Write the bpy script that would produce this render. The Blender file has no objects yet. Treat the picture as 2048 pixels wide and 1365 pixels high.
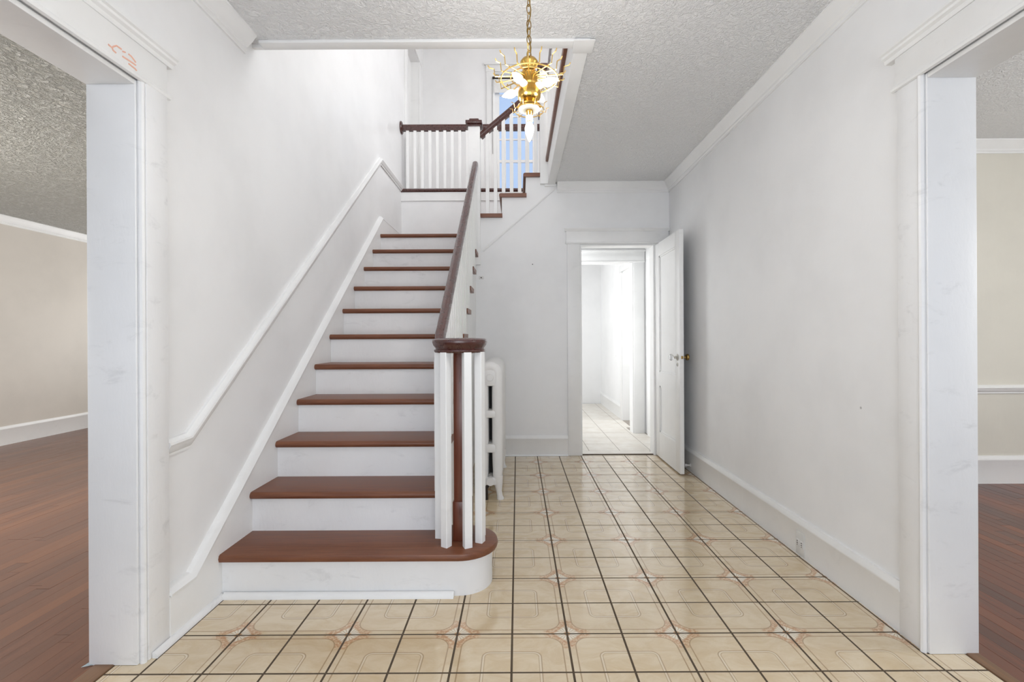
import bpy, bmesh, math, random
from mathutils import Vector, Matrix
R = random.Random(7)
PI = math.pi
scene = bpy.context.scene
C = scene.collection

# ------------------------------------------------------------------ camera
F, CX, CY, EYE, ROLL = 949.0, 1035.0, 677.0, 1.096, 0.005
cam = bpy.data.cameras.new('camera')
cam.sensor_fit = 'HORIZONTAL'; cam.sensor_width = 36.0
cam.lens = 36.0 * F / 2048.0
cam.shift_x = -(CX - 1024.0) / 2048.0
cam.shift_y = (CY - 682.5) / 2048.0
cam.clip_start = 0.02; cam.clip_end = 200
camo = bpy.data.objects.new('camera', cam); C.objects.link(camo)
camo.matrix_world = Matrix.Translation((0, 0, EYE)) @ Matrix.Rotation(PI/2, 4, 'X') @ Matrix.Rotation(-ROLL, 4, 'Z')
scene.camera = camo

def at(px, py, X=None, D=None, Z=None):
    """point of the photograph put on a known plane of the room"""
    x = px - ROLL*(py-682) - CX; y = CY - (py + ROLL*(px-1024))
    if D is None:
        D = X*F/x if X is not None else (Z-EYE)*F/y
    return Vector((x*D/F, D, EYE + y*D/F))

# ------------------------------------------------------------------ world, lights, exposure
world = bpy.data.worlds.new('sky'); scene.world = world; world.use_nodes = True
wn = world.node_tree; bg = wn.nodes['Background']
bg.inputs['Color'].default_value = (0.50, 0.68, 1.0, 1); bg.inputs['Strength'].default_value = 1.0
scene.view_settings.view_transform = 'Standard'; scene.view_settings.look = 'None'
scene.view_settings.gamma = 1.0; scene.view_settings.use_curve_mapping = False
scene.view_settings.exposure = -0.04

def area(name, loc, aim, sx, sy, power, color=(1, 1, 1)):
    l = bpy.data.lights.new(name, 'AREA'); l.shape = 'RECTANGLE'; l.size = sx; l.size_y = sy
    l.energy = power; l.color = color
    o = bpy.data.objects.new(name, l); C.objects.link(o); o.location = loc
    o.rotation_euler = Vector(aim).to_track_quat('-Z', 'Y').to_euler()
    return o
DAY = (0.975, 0.99, 1.0)
area('daylight_front_door', (0.05, -1.78, 1.0), (0, 1, 0.85), 2.3, 1.9, 56, DAY)
area('fill_upper_front', (-0.3, -1.78, 4.0), (0, 1, -0.15), 2.6, 1.6, 48, DAY)  # added fill for the upper floor; the wall has no window here
area('fill_upper_right', (1.38, 3.2, 4.1), (-1, 0.0, -0.35), 2.2, 1.6, 100, DAY)  # unseen fill added to brighten the stairwell's left wall
area('fill_upper_side', (1.38, 5.6, 3.9), (-1, 0.0, -0.1), 1.4, 1.5, 20, DAY)  # extra fill added for the upper hall, set against a blank wall
area('daylight_left_front', (-3.4, -1.78, 1.4), (0, 1, 0.3), 2.6, 1.5, 8, DAY)
area('fill_left_side', (-5.36, 0.9, 1.35), (1, 0, 0.25), 3.0, 1.6, 46, DAY)  # fill added in the left room to spill onto the hall's right wall
area('daylight_left_far', (-3.2, 7.46, 1.2), (0, -1, 0.8), 2.6, 1.5, 120, DAY)
area('daylight_right_front', (3.6, -1.78, 1.4), (0, 1, 0.3), 1.8, 1.5, 8, DAY)
area('fill_right_side', (4.95, 0.6, 1.35), (-1, 0, 0.1), 3.2, 1.6, 34, DAY)  # added counterpart in the right room, washing the hall's left wall
area('fill_kitchen_side', (-0.55, 6.4, 1.4), (1, 0, 0), 1.6, 1.5, 27, DAY)  # hidden fill added to brighten the kitchen's right wall
area('daylight_pantry_side', (2.55, 5.9, 1.3), (-1, 0, 0), 0.6, 1.6, 16, DAY)
area('fill_passage_side', (0.42, 5.0, 1.35), (1, -0.1, 0), 0.7, 1.6, 13, DAY)  # added fill out of sight beside the doorway, for header and door face
def fill_point(name, loc, power, color, soft):
    l = bpy.data.lights.new(name, 'POINT'); l.energy = power; l.color = color; l.shadow_soft_size = soft
    o = bpy.data.objects.new(name, l); C.objects.link(o); o.location = loc
fill_point('fill_left_room', (-3.9, 2.2, 1.45), 130, (1, 0.99, 0.96), 0.5)  # added point fill for the left room's ceiling and wall, no fixture
fill_point('fill_right_room', (3.7, 1.35, 1.75), 42, (1, 0.99, 0.96), 0.2)  # invisible point fill added for the right room's far wall and ceiling

# ------------------------------------------------------------------ materials
def lin(c):
    return tuple(((v/255.0)/12.92 if v/255.0 <= 0.04045 else ((v/255.0+0.055)/1.055)**2.4) for v in c) + (1,)
class NT:
    def __init__(s, name):
        s.m = bpy.data.materials.new(name); s.m.use_nodes = True; s.t = s.m.node_tree
        s.b = s.t.nodes['Principled BSDF']; s.out = s.t.nodes['Material Output']
    def n(s, typ, **kw):
        x = s.t.nodes.new(typ)
        for k, v in kw.items(): setattr(x, k, v)
        return x
    def put(s, sock, v):
        if isinstance(v, bpy.types.NodeSocket): s.t.links.new(v, sock)
        else: sock.default_value = v
    def math(s, op, a, b=0.0, c=None):
        x = s.n('ShaderNodeMath', operation=op); s.put(x.inputs[0], a); s.put(x.inputs[1], b)
        if c is not None: s.put(x.inputs[2], c)
        return x.outputs[0]
    def mix(s, f, a, b):
        x = s.n('ShaderNodeMix', data_type='RGBA'); s.put(x.inputs[0], f); s.put(x.inputs[6], a); s.put(x.inputs[7], b)
        return x.outputs[2]
    def ramp(s, v, lo, hi, a=0.0, b=1.0):
        x = s.n('ShaderNodeMapRange', interpolation_type='SMOOTHSTEP'); s.put(x.inputs[0], v)
        for i, q in enumerate((lo, hi, a, b)): x.inputs[i+1].default_value = q
        return x.outputs[0]
    def pos(s):
        return s.n('ShaderNodeNewGeometry').outputs['Position']
    def noise(s, vec, scale, detail=3.0, rough=0.55, stretch=None, dist=0.0):
        if stretch:
            mp = s.n('ShaderNodeMapping'); s.put(mp.inputs['Vector'], vec); mp.inputs['Scale'].default_value = stretch; vec = mp.outputs[0]
        x = s.n('ShaderNodeTexNoise'); s.put(x.inputs['Vector'], vec); x.inputs['Scale'].default_value = scale
        x.inputs['Detail'].default_value = detail; x.inputs['Roughness'].default_value = rough; x.inputs['Distortion'].default_value = dist
        return x.outputs['Fac']
    def bump(s, h, strength, dist):
        x = s.n('ShaderNodeBump'); x.inputs['Strength'].default_value = strength; x.inputs['Distance'].default_value = dist
        s.put(x.inputs['Height'], h); s.put(s.b.inputs['Normal'], x.outputs[0])
    def rnd(s):
        return s.n('ShaderNodeObjectInfo').outputs['Random']

def paint(name, col, rough=0.45, scuff=0.0, marks=False, bump=0.15, rvar=0.0):
    k = NT(name); p = k.pos(); c = lin(col)
    big = k.noise(p, 1.7, 4, 0.6)
    dark = tuple(v*0.93 for v in c[:3]) + (1,)
    col_s = k.mix(k.ramp(big, 0.35, 0.75), c, dark)
    if scuff:
        sc = k.noise(p, 9.0, 6, 0.68, stretch=(0.6, 1.0, 1.6), dist=0.6)
        f = k.ramp(sc, 0.56, 0.74, 0.0, scuff)
        col_s = k.mix(f, col_s, tuple(v*0.55 for v in c[:3]) + (1,))
    if marks:
        v = k.n('ShaderNodeTexVoronoi'); k.put(v.inputs['Vector'], p); v.inputs['Scale'].default_value = 2.6
        f = k.ramp(v.outputs['Distance'], 0.010, 0.022, 0.55, 0.0)
        col_s = k.mix(f, col_s, lin((95, 92, 88)))
    k.put(k.b.inputs['Base Color'], col_s)
    if rvar:
        rv = k.noise(p, 2.4, 5, 0.62, stretch=(1, 1, 1.0), dist=0.7)
        k.put(k.b.inputs['Roughness'], k.ramp(rv, 0.35, 0.7, rough-rvar, rough+rvar))
    else:
        k.b.inputs['Roughness'].default_value = rough
    h = k.noise(p, 34.0, 4, 0.6, stretch=(1, 1, 0.35))
    k.bump(h, bump, 0.006)
    return k.m

M = {}
M['wall'] = paint('white_wall_paint', (243, 243, 243), 0.42, marks=True, rvar=0.12, bump=0.12)
M['wall2'] = paint('white_matte_wall_paint', (243, 243, 243), 0.5, marks=True, bump=0.1)
M['trim'] = paint('white_gloss_trim_paint', (243, 243, 242), 0.36, scuff=0.10, bump=0.12)
M['worn'] = paint('scuffed_white_stair_paint', (241, 241, 241), 0.42, scuff=0.30, bump=0.2)
M['greige'] = paint('greige_wall_paint', (216, 209, 200), 0.6, marks=True, bump=0.1)
M['cream'] = paint('cream_wall_paint', (223, 219, 208), 0.5, marks=True, bump=0.1)
M['enamel'] = paint('white_radiator_enamel', (236, 235, 233), 0.3, scuff=0.08, bump=0.2)

def ceiling_mat(name, col, scale, strength, dist, rough, col2=None):
    k = NT(name); p = k.pos()
    a = k.noise(p, scale, 4, 0.6, dist=1.2)
    b = k.noise(p, scale*2.7, 3, 0.6)
    h = k.math('ADD', k.ramp(a, 0.35, 0.65), k.math('MULTIPLY', b, 0.5))
    if col2: k.put(k.b.inputs['Base Color'], k.mix(k.ramp(a, 0.4, 0.65), lin(col2), lin(col)))  # second colour paints shade into the hollows of the relief
    else: k.b.inputs['Base Color'].default_value = lin(col)
    k.b.inputs['Roughness'].default_value = rough
    k.bump(h, strength, dist)
    return k.m
M['stipple'] = ceiling_mat('stippled_white_ceiling', (246, 246, 246), 42, 0.7, 0.010, 0.6)
M['popcorn'] = ceiling_mat('popcorn_ceiling', (236, 233, 224), 27, 1.0, 0.09, 0.3, (212, 208, 196))

def wood(name, cols, rough, axis, grain=1.0, rnd=True, wear=None, coat=0.0):
    k = NT(name); p = k.pos()
    st = {'x': (1.2, 18, 18), 'y': (18, 1.2, 18), 'z': (18, 18, 1.2)}[axis]
    g = k.noise(p, 3.2, 5, 0.65, stretch=st, dist=0.4)
    base = k.mix(k.ramp(g, 0.3, 0.72), lin(cols[0]), lin(cols[1]))
    if rnd and len(cols) > 2:
        r = k.rnd()
        base = k.mix(k.ramp(r, 0.45, 1.0, 0.0, 0.8), base, lin(cols[2]))
        base = k.mix(k.ramp(k.math('FRACT', k.math('MULTIPLY', r, 7.31)), 0.55, 1.0, 0.0, 0.7), base, lin(cols[3]))
    if wear:
        w = k.noise(p, 7, 5, 0.7, stretch=(1, 3, 3))
        base = k.mix(k.ramp(w, 0.6, 0.82, 0, 0.55), base, lin(wear))
    k.put(k.b.inputs['Base Color'], base)
    k.put(k.b.inputs['Roughness'], k.ramp(g, 0.2, 0.8, rough-0.05, rough+0.08))
    k.b.inputs['Coat Weight'].default_value = coat; k.b.inputs['Coat Roughness'].default_value = 0.18
    k.bump(g, 0.08*grain, 0.003)
    return k.m
M['plank'] = wood('oak_plank', ((110, 74, 58), (126, 87, 69), (136, 92, 68), (104, 74, 62)), 0.34, 'y', coat=0.15)
M['plank2'] = wood('cherry_plank', ((98, 58, 46), (122, 74, 58), (140, 82, 56), (84, 60, 56)), 0.34, 'y', coat=0.15)
M['plank_gap'] = wood('dark_floor_gap', ((70, 46, 36), (80, 54, 42)), 0.6, 'y', rnd=False)
M['tread'] = wood('worn_mahogany_tread', ((106, 60, 38), (126, 78, 52)), 0.36, 'x', rnd=False, wear=(152, 98, 64), coat=0.1)
M['rail'] = wood('dark_polished_mahogany', ((66, 31, 26), (76, 37, 30)), 0.28, 'y', grain=0.15, rnd=False, coat=0.5)
M['newel'] = wood('red_mahogany_post', ((98, 48, 30), (118, 62, 40)), 0.3, 'z', rnd=False, coat=0.3)
M['strip'] = wood('brown_threshold', ((120, 90, 66), (142, 108, 80)), 0.5, 'y', rnd=False)

def simple(name, col, rough=0.5, metal=0.0, emit=None, strength=0.0):
    k = NT(name); c = lin(col)
    g = k.noise(k.pos(), 25, 3)
    k.put(k.b.inputs['Base Color'], k.mix(k.ramp(g, 0.3, 0.7), c, tuple(v*0.92 for v in c[:3]) + (1,)))
    k.b.inputs['Roughness'].default_value = rough; k.b.inputs['Metallic'].default_value = metal
    if emit:
        k.b.inputs['Emission Color'].default_value = emit; k.b.inputs['Emission Strength'].default_value = strength
    return k.m
M['brass'] = simple('polished_brass', (206, 166, 88), 0.2, 1.0)
M['wire'] = simple('pale_brass_wire', (228, 192, 118), 0.3, 1.0)
M['old_brass'] = simple('aged_brass_chain', (166, 138, 82), 0.3, 1.0)
M['dull'] = simple('grey_metal_disc', (196, 192, 182), 0.4, 0.3)
M['bulb'] = simple('lit_frosted_bulb', (255, 246, 230), 0.3, 0, (1, 0.94, 0.84, 1), 4.0)
M['bulb_off'] = simple('frosted_bulb_neck', (238, 234, 226), 0.3, 0, (1, 0.95, 0.86, 1), 0.25)
M['dark'] = simple('black_slot', (22, 20, 19), 0.6)
M['iron'] = simple('dark_iron', (60, 52, 48), 0.5, 0.4)
M['plastic'] = simple('white_plastic', (228, 227, 224), 0.35)
M['paper'] = simple('pale_blue_paper', (214, 230, 236), 0.7)
M['crayon'] = simple('faint_orange_crayon', (240, 190, 170), 0.7)
M['cord'] = simple('grey_cord', (150, 148, 146), 0.7)
M['shade'] = simple('white_shade_cloth', (236, 236, 234), 0.7)
M['grout'] = simple('dark_brown_grout', (84, 70, 54), 0.8)
M['grout2'] = simple('grey_grout', (158, 150, 140), 0.8)
k = NT('glass'); gl = k.n('ShaderNodeBsdfGlossy'); gl.inputs['Roughness'].default_value = 0.02
tr = k.n('ShaderNodeBsdfTransparent'); mx = k.n('ShaderNodeMixShader'); mx.inputs[0].default_value = 0.05
k.t.links.new(tr.outputs[0], mx.inputs[1]); k.t.links.new(gl.outputs[0], mx.inputs[2]); k.t.links.new(mx.outputs[0], k.out.inputs[0])
M['glass'] = k.m
k = NT('crystal_knob'); k.b.inputs['Base Color'].default_value = (0.85, 0.86, 0.86, 1); k.b.inputs['Roughness'].default_value = 0.05
k.b.inputs['Transmission Weight'].default_value = 0.7; M['crystal'] = k.m

T = 0.2032; TX0 = -0.025; TY0 = 1.555            # hall tile size and a grid corner
def hall_tile():
    k = NT('beige_printed_tile'); p = k.pos()
    sp = k.n('ShaderNodeSeparateXYZ'); k.put(sp.inputs[0], p)
    def cell(v, o):                                # distance from the nearest flower line, in tiles: 0 .. 1
        u = k.math('DIVIDE', k.math('SUBTRACT', v, o - 40*T), 2*T)
        f = k.math('FRACT', u)
        return k.math('MULTIPLY', k.math('MINIMUM', f, k.math('SUBTRACT', 1.0, f)), 2.0)
    a = cell(sp.outputs[0], TX0 + T); b = cell(sp.outputs[1], TY0 + T)
    pa = k.math('SUBTRACT', 1.0, a); pb = k.math('SUBTRACT', 1.0, b)
    def rbox(h, r):
        qx = k.math('SUBTRACT', pa, h-r); qy = k.math('SUBTRACT', pb, h-r)
        mx_ = k.math('MAXIMUM', qx, 0.0); my_ = k.math('MAXIMUM', qy, 0.0)
        L = k.math('SQRT', k.math('ADD', k.math('MULTIPLY', mx_, mx_), k.math('MULTIPLY', my_, my_)))
        inn = k.math('MINIMUM', k.math('MAXIMUM', qx, qy), 0.0)
        return k.math('SUBTRACT', k.math('ADD', L, inn), r)
    def line(d, o, w):
        return k.ramp(k.math('ABSOLUTE', k.math('SUBTRACT', d, o)), w*0.5, w, 1.0, 0.0)
    base = k.mix(k.ramp(k.noise(p, 11, 6, 0.66, dist=0.8, stretch=(0.7, 1.2, 1)), 0.3, 0.72), lin((226, 209, 179)), lin((212, 189, 153)))
    base = k.mix(k.ramp(k.noise(p, 3.1, 6, 0.7, dist=0.5), 0.6, 0.85, 0, 0.4), base, lin((220, 188, 132)))
    fine = k.noise(p, 60, 4, 0.7)
    base = k.mix(k.ramp(fine, 0.62, 0.8, 0, 0.3), base, lin((186, 164, 130)))
    din = rbox(0.50, 0.13); dfr = rbox(0.885, 0.26)
    l1 = line(din, 0.0, 0.014); l2 = line(din, -0.042, 0.011); l3 = line(dfr, 0.0, 0.014)
    base = k.mix(k.math('MULTIPLY', l1, 0.75), base, lin((168, 142, 110)))
    base = k.mix(k.math('MULTIPLY', l2, 0.6), base, lin((176, 152, 120)))
    base = k.mix(k.math('MULTIPLY', line(din, -0.02, 0.02), 0.4), base, lin((236, 226, 204)))
    base = k.mix(k.math('MULTIPLY', l3, 0.8), base, lin((166, 138, 104)))
    # the flower at the corner where four tiles meet
    r = k.math('SQRT', k.math('ADD', k.math('MULTIPLY', a, a), k.math('MULTIPLY', b, b)))
    ang = k.math('ARCTAN2', b, a)
    pet = k.math('ABSOLUTE', k.math('SINE', k.math('MULTIPLY', ang, 9.0)))
    outside = k.ramp(dfr, -0.005, 0.02, 0.0, 1.0)
    diam = k.math('ADD', a, b)
    ink = k.noise(p, 95, 3, 0.7)
    leaf = k.math('MULTIPLY', outside, k.math('MULTIPLY', k.ramp(r, 0.16, 0.20), k.ramp(r, 0.36, 0.46, 1.0, 0.0)))
    leafc = k.mix(k.ramp(ink, 0.4, 0.62), lin((190, 138, 98)), lin((226, 200, 166)))
    base = k.mix(k.math('MULTIPLY', leaf, 0.75), base, leafc)
    petm = k.math('MULTIPLY', k.ramp(diam, 0.20, 0.27, 1.0, 0.0), k.ramp(r, 0.05, 0.07))
    petc = k.mix(k.ramp(pet, 0.15, 0.6), lin((192, 164, 132)), lin((238, 230, 212)))
    base = k.mix(k.math('MULTIPLY', petm, 0.9), base, petc)
    base = k.mix(k.ramp(r, 0.045, 0.065, 0.75, 0.0), base, lin((196, 142, 96)))
    rim = line(diam, 0.285, 0.03)
    base = k.mix(k.math('MULTIPLY', k.math('MULTIPLY', rim, outside), 0.35), base, lin((194, 142, 102)))
    k.put(k.b.inputs['Base Color'], base)
    k.put(k.b.inputs['Roughness'], k.ramp(k.noise(p, 14, 4), 0.3, 0.7, 0.10, 0.20))
    k.b.inputs['Specular IOR Level'].default_value = 0.9; k.b.inputs['Coat Weight'].default_value = 0.6; k.b.inputs['Coat Roughness'].default_value = 0.09
    k.bump(k.noise(p, 22, 3), 0.05, 0.003)
    return k.m
M['tile'] = hall_tile()
k = NT('pale_kitchen_tile'); p = k.pos()
k.put(k.b.inputs['Base Color'], k.mix(k.ramp(k.noise(p, 7, 5, 0.6), 0.3, 0.7), lin((232, 228, 220)), lin((220, 213, 202))))
k.b.inputs['Roughness'].default_value = 0.3
M['tile2'] = k.m

# ------------------------------------------------------------------ mesh helpers
class MB:
    def __init__(s): s.bm = bmesh.new()
    def box(s, x0, x1, y0, y1, z0, z1, bevel=0.0, seg=2):
        vs = [s.bm.verts.new((x, y, z)) for x in (x0, x1) for y in (y0, y1) for z in (z0, z1)]
        fs = [s.bm.faces.new([vs[i] for i in q]) for q in ((0, 1, 3, 2), (4, 6, 7, 5), (0, 4, 5, 1), (2, 3, 7, 6), (0, 2, 6, 4), (1, 5, 7, 3))]
        if bevel:
            es = list({e for f in fs for e in f.edges})
            bmesh.ops.bevel(s.bm, geom=es, offset=bevel, segments=seg, profile=0.5, affect='EDGES')
        return s
    def prism(s, poly, axis, a0, a1, bevel=0.0):
        """polygon in the two other axes (in order x,y,z), pushed from a0 to a1 along axis"""
        def P(q, a):
            return {'x': (a, q[0], q[1]), 'y': (q[0], a, q[1]), 'z': (q[0], q[1], a)}[axis]
        A = [s.bm.verts.new(P(q, a0)) for q in poly]; B = [s.bm.verts.new(P(q, a1)) for q in poly]
        n = len(poly); fs = [s.bm.faces.new(A), s.bm.faces.new(list(reversed(B)))]
        for i in range(n):
            j = (i+1) % n; fs.append(s.bm.faces.new((A[j], A[i], B[i], B[j])))
        bmesh.ops.recalc_face_normals(s.bm, faces=fs)
        if bevel:
            es = list({e for f in fs[:2] for e in f.edges})
            bmesh.ops.bevel(s.bm, geom=es, offset=bevel, segments=2, profile=0.5, affect='EDGES')
        return s
    def rings(s, rings, closed=True, caps=True):
        vr = [[s.bm.verts.new(p) for p in r] for r in rings]; fs = []
        for u, v in zip(vr[:-1], vr[1:]):
            n = len(u)
            for i in range(n):
                j = (i+1) % n
                fs.append(s.bm.faces.new((u[i], u[j], v[j], v[i])))
        if caps:
            fs.append(s.bm.faces.new(list(reversed(vr[0])))); fs.append(s.bm.faces.new(vr[-1]))
        bmesh.ops.recalc_face_normals(s.bm, faces=fs)
        return s
    def lathe(s, prof, c, seg=24, mat=None):
        rs = []
        for r, z in prof:
            ring = [Vector((r*math.cos(2*PI*i/seg), r*math.sin(2*PI*i/seg), z)) for i in range(seg)]
            rs.append([(mat @ q if mat else q) + Vector(c) for q in ring])
        return s.rings(rs)
    def tube(s, pts, r, seg=8, closed=False, flat=1.0):
        pts = [Vector(p) for p in pts]; n = len(pts); rs = []; prev = None
        for i, p in enumerate(pts):
            if closed: t = pts[(i+1) % n] - pts[i-1]
            else: t = pts[min(i+1, n-1)] - pts[max(i-1, 0)]
            t.normalize()
            if prev is None:
                ref = Vector((0, 0, 1)) if abs(t.z) < 0.9 else Vector((1, 0, 0)); a = t.cross(ref).normalized()
            else:
                a = (prev - t*prev.dot(t)).normalized()
            prev = a; b = t.cross(a)
            rs.append([p + a*(r*math.cos(2*PI*k/seg)) + b*(r*flat*math.sin(2*PI*k/seg)) for k in range(seg)])
        if closed:
            vr = [[s.bm.verts.new(q) for q in ring] for ring in rs]
            fs = []
            for i in range(n):
                u, v = vr[i], vr[(i+1) % n]
                for k in range(seg):
                    l = (k+1) % seg; fs.append(s.bm.faces.new((u[k], u[l], v[l], v[k])))
            bmesh.ops.recalc_face_normals(s.bm, faces=fs)
            return s
        return s.rings(rs)
    def sweep(s, path, prof, side):
        """profile (out along side, up) carried along a path with mitred corners"""
        path = [Vector(p) for p in path]; side = Vector(side).normalized(); rs = []; n = len(path)
        for i, p in enumerate(path):
            t0 = (path[i]-path[i-1]).normalized() if i else (path[1]-path[0]).normalized()
            t1 = (path[i+1]-path[i]).normalized() if i < n-1 else t0
            t = (t0+t1).normalized(); up = side.cross(t)
            if up.z < 0: up = -up
            c = max(0.3, t.dot(t1))
            rs.append([p + side*a + up*(b/c) for a, b in prof])
        return s.rings(rs)
    def obj(s, name, mat, parent=None, smooth=35):
        me = bpy.data.meshes.new(name)
        s.bm.to_mesh(me); s.bm.free()
        if parent is not None:
            off = parent.location.copy(); q = parent.parent
            while q is not None: off += q.location; q = q.parent
            me.transform(Matrix.Translation(-off))
        me.materials.append(M[mat])
        if smooth:
            me.polygons.foreach_set('use_smooth', [True]*len(me.polygons)); me.set_sharp_from_angle(angle=math.radians(smooth))
        o = bpy.data.objects.new(name, me); C.objects.link(o)
        if parent is not None: o.parent = parent
        return o
def tag(o, label=None, cat=None, group=None, kind=None):
    if label: o['label'] = label
    if cat: o['category'] = cat
    if group: o['group'] = group
    if kind: o['kind'] = kind
    return o
def empty(name, loc=(0, 0, 0), **kw):
    o = bpy.data.objects.new(name, None); C.objects.link(o); o.location = loc; o.empty_display_size = 0.1
    return tag(o, **kw)
def struct(mb, name, mat, label=None, **kw):
    return tag(mb.obj(name, mat, **kw), label, kind='structure')

# ------------------------------------------------------------------ the room's dimensions
XL, XR = -1.29, 1.42            # hall wall faces
XLB, XRB = -1.443, 1.578        # their far faces
DB, DBB = 4.43, 4.55            # wall with the back door
ZC, Z2, ZU = 2.54, 2.77, 5.15   # hall ceiling, second floor, upper ceiling
DL = 5.30                       # back of the landing
DW = 6.60                       # upper back wall
YF = -1.85                      # front wall
WX = 0.29                       # right edge of the stairwell opening
WY = 2.34                       # near edge of the stairwell opening
LJ, RJ = 1.615, 1.651           # far jambs of the side openings
LZ, RZ = 1.976, 2.004           # their heights
RISE, RUN, N1, NOSE = 0.188, 0.239, 1.988, 0.025
def nos(n): return N1 + RUN*(n-1)
LAND = 11*RISE

# ------------------------------------------------------------------ walls
def quad(mb, *b): mb.box(*b); return mb
w = MB()
w.box(XLB, XL, YF, -0.2, 0, ZU); w.box(XLB, XL, -0.2, LJ, LZ, ZU); w.box(XLB, XL, LJ, 5.58, 0, ZU)
w.box(XLB, XL, 5.58, 6.26, 0, Z2); w.box(XLB, XL, 5.58, 6.26, 4.74, ZU); w.box(XLB, XL, 6.26, DW+0.15, 0, ZU)
struct(w, 'wall_left', 'wall', 'white glossy left wall rising up the stairwell')
w = MB()
w.box(XR, XRB, YF, -0.2, 0, ZU); w.box(XR, XRB, -0.2, RJ, RZ, ZU); w.box(XR, XRB, RJ, DBB, 0, ZU)
w.box(XR, XRB, DBB, DW+0.15, Z2-0.02, ZU)
struct(w, 'wall_right', 'wall2', 'plain white right wall of the hall')
w = MB()
w.prism([(-0.44, 0), (WX+0.01, 0), (WX+0.01, 3*RISE+LAND-0.03), (0.085, 3*RISE+LAND-0.03), (0.085, 2*RISE+LAND-0.03), (-0.14, 2*RISE+LAND-0.03),
         (-0.14, RISE+LAND-0.03), (-0.36, RISE+LAND-0.03), (-0.36, LAND-0.03), (-0.44, LAND-0.03)], 'y', DB, DBB)
w.box(WX+0.01, 0.583, DB, DBB, 0, ZC); w.box(0.583, 1.283, DB, DBB, 1.969, ZC); w.box(1.283, XR, DB, DBB, 0, ZC)
struct(w, 'wall_back', 'wall2', 'white wall with the back doorway and the stair steps cut in its top')
w = MB()
w.box(XL, WX, DL, DL+0.12, LAND-0.2, Z2-0.04)
struct(w, 'wall_landing', 'wall2', 'white wall at the back of the landing')
WX0, WX1, WZ0, WZ1 = -0.30, 0.355, 3.10, 4.78     # upper window opening
w = MB()
w.box(XL, WX0, DW, DW+0.15, Z2-0.02, ZU); w.box(WX1, XR, DW, DW+0.15, Z2-0.02, ZU)
w.box(WX0, WX1, DW, DW+0.15, Z2-0.02, WZ0); w.box(WX0, WX1, DW, DW+0.15, WZ1, ZU)
struct(w, 'wall_upper_back', 'wall2', 'white upstairs wall around the window')
w = MB()
w.box(-5.55, 5.15, YF-0.15, YF, 0, 0.02); w.box(-5.55, 5.15, YF-0.15, YF, 2.25, ZU)
for a, b in ((-5.55, -4.75), (-2.05, -1.15), (1.25, 2.05), (4.55, 5.15)): w.box(a, b, YF-0.15, YF, 0.02, 2.25)
for a, b in ((-4.75, -2.05), (2.05, 4.55)): w.box(a, b, YF-0.15, YF, 0.02, 0.6)
struct(w, 'wall_front', 'wall2')
for nm, a, b, z0, z1 in (('window_front', -4.75, -2.05, 0.6, 2.25), ('door_front', -1.15, 1.25, 0.02, 2.25), ('window_front', 2.05, 4.55, 0.6, 2.25)):
    m = MB(); m.box(a, a+0.06, YF-0.1, YF-0.04, z0, z1); m.box(b-0.06, b, YF-0.1, YF-0.04, z0, z1)
    m.box(a+0.06, b-0.06, YF-0.1, YF-0.04, z0, z0+0.07); m.box(a+0.06, b-0.06, YF-0.1, YF-0.04, z1-0.06, z1)
    m.box((a+b)/2-0.03, (a+b)/2+0.03, YF-0.1, YF-0.04, z0+0.07, z1-0.06)
    fr = struct(m, nm, 'trim')
    MB().box(a+0.06, b-0.06, YF-0.075, YF-0.069, z0+0.07, z1-0.06).obj('pane', 'glass', fr)

# left room, right room
struct(MB().box(-5.55, -5.40, YF, 7.65, 0, 2.6), 'wall_left_room', 'greige', 'greige wall of the left room')
struct(MB().box(-5.40, XLB, 7.5, 7.65, 0, 2.6), 'wall_left_room_back', 'greige')
w = MB(); w.box(XLB, XLB+0.03, DW+0.15, 7.5, 0, 2.6); struct(w, 'wall_left_room_side', 'greige')
struct(MB().box(XRB, 5.0, 3.53, 3.65, 0, ZC), 'wall_right_room', 'cream', 'cream wall of the right room')
struct(MB().box(5.0, 5.15, YF, 3.65, 0, ZC), 'wall_right_room_side', 'cream')
# back passage and kitchen
w = MB(); w.box(1.47, 1.60, DBB, 5.45, 0, ZC)
w.box(1.335, 2.7, 5.45, 5.58, 0, ZC); w.box(-0.62, 1.335, 5.45, 5.58, 1.957, ZC)
struct(w, 'wall_passage', 'wall2', 'white wall with the second cased opening behind the back door')
w = MB(); w.box(1.40, 1.52, 5.58, 5.66, 0, ZC); w.box(1.40, 1.52, 5.66, 6.30, 1.957, ZC); w.box(1.40, 1.52, 6.30, 7.94, 0, ZC)
struct(w, 'wall_kitchen_right', 'wall2', 'white kitchen wall right of the passage')
struct(MB().box(-0.62, 1.52, 7.94, 8.06, 0, ZC), 'wall_kitchen_back', 'wall2', 'white wall at the far end of the kitchen')
w = MB(); w.box(-0.74, -0.62, 5.58, 8.06, 0, ZC); w.box(0.32, 0.40, DBB, 5.45, 0, ZC); w.box(2.6, 2.7, 5.58, 8.06, 0, ZC); w.box(1.52, 2.6, 6.9, 7.0, 0, ZC)
struct(w, 'wall_kitchen_side', 'wall2')

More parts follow.
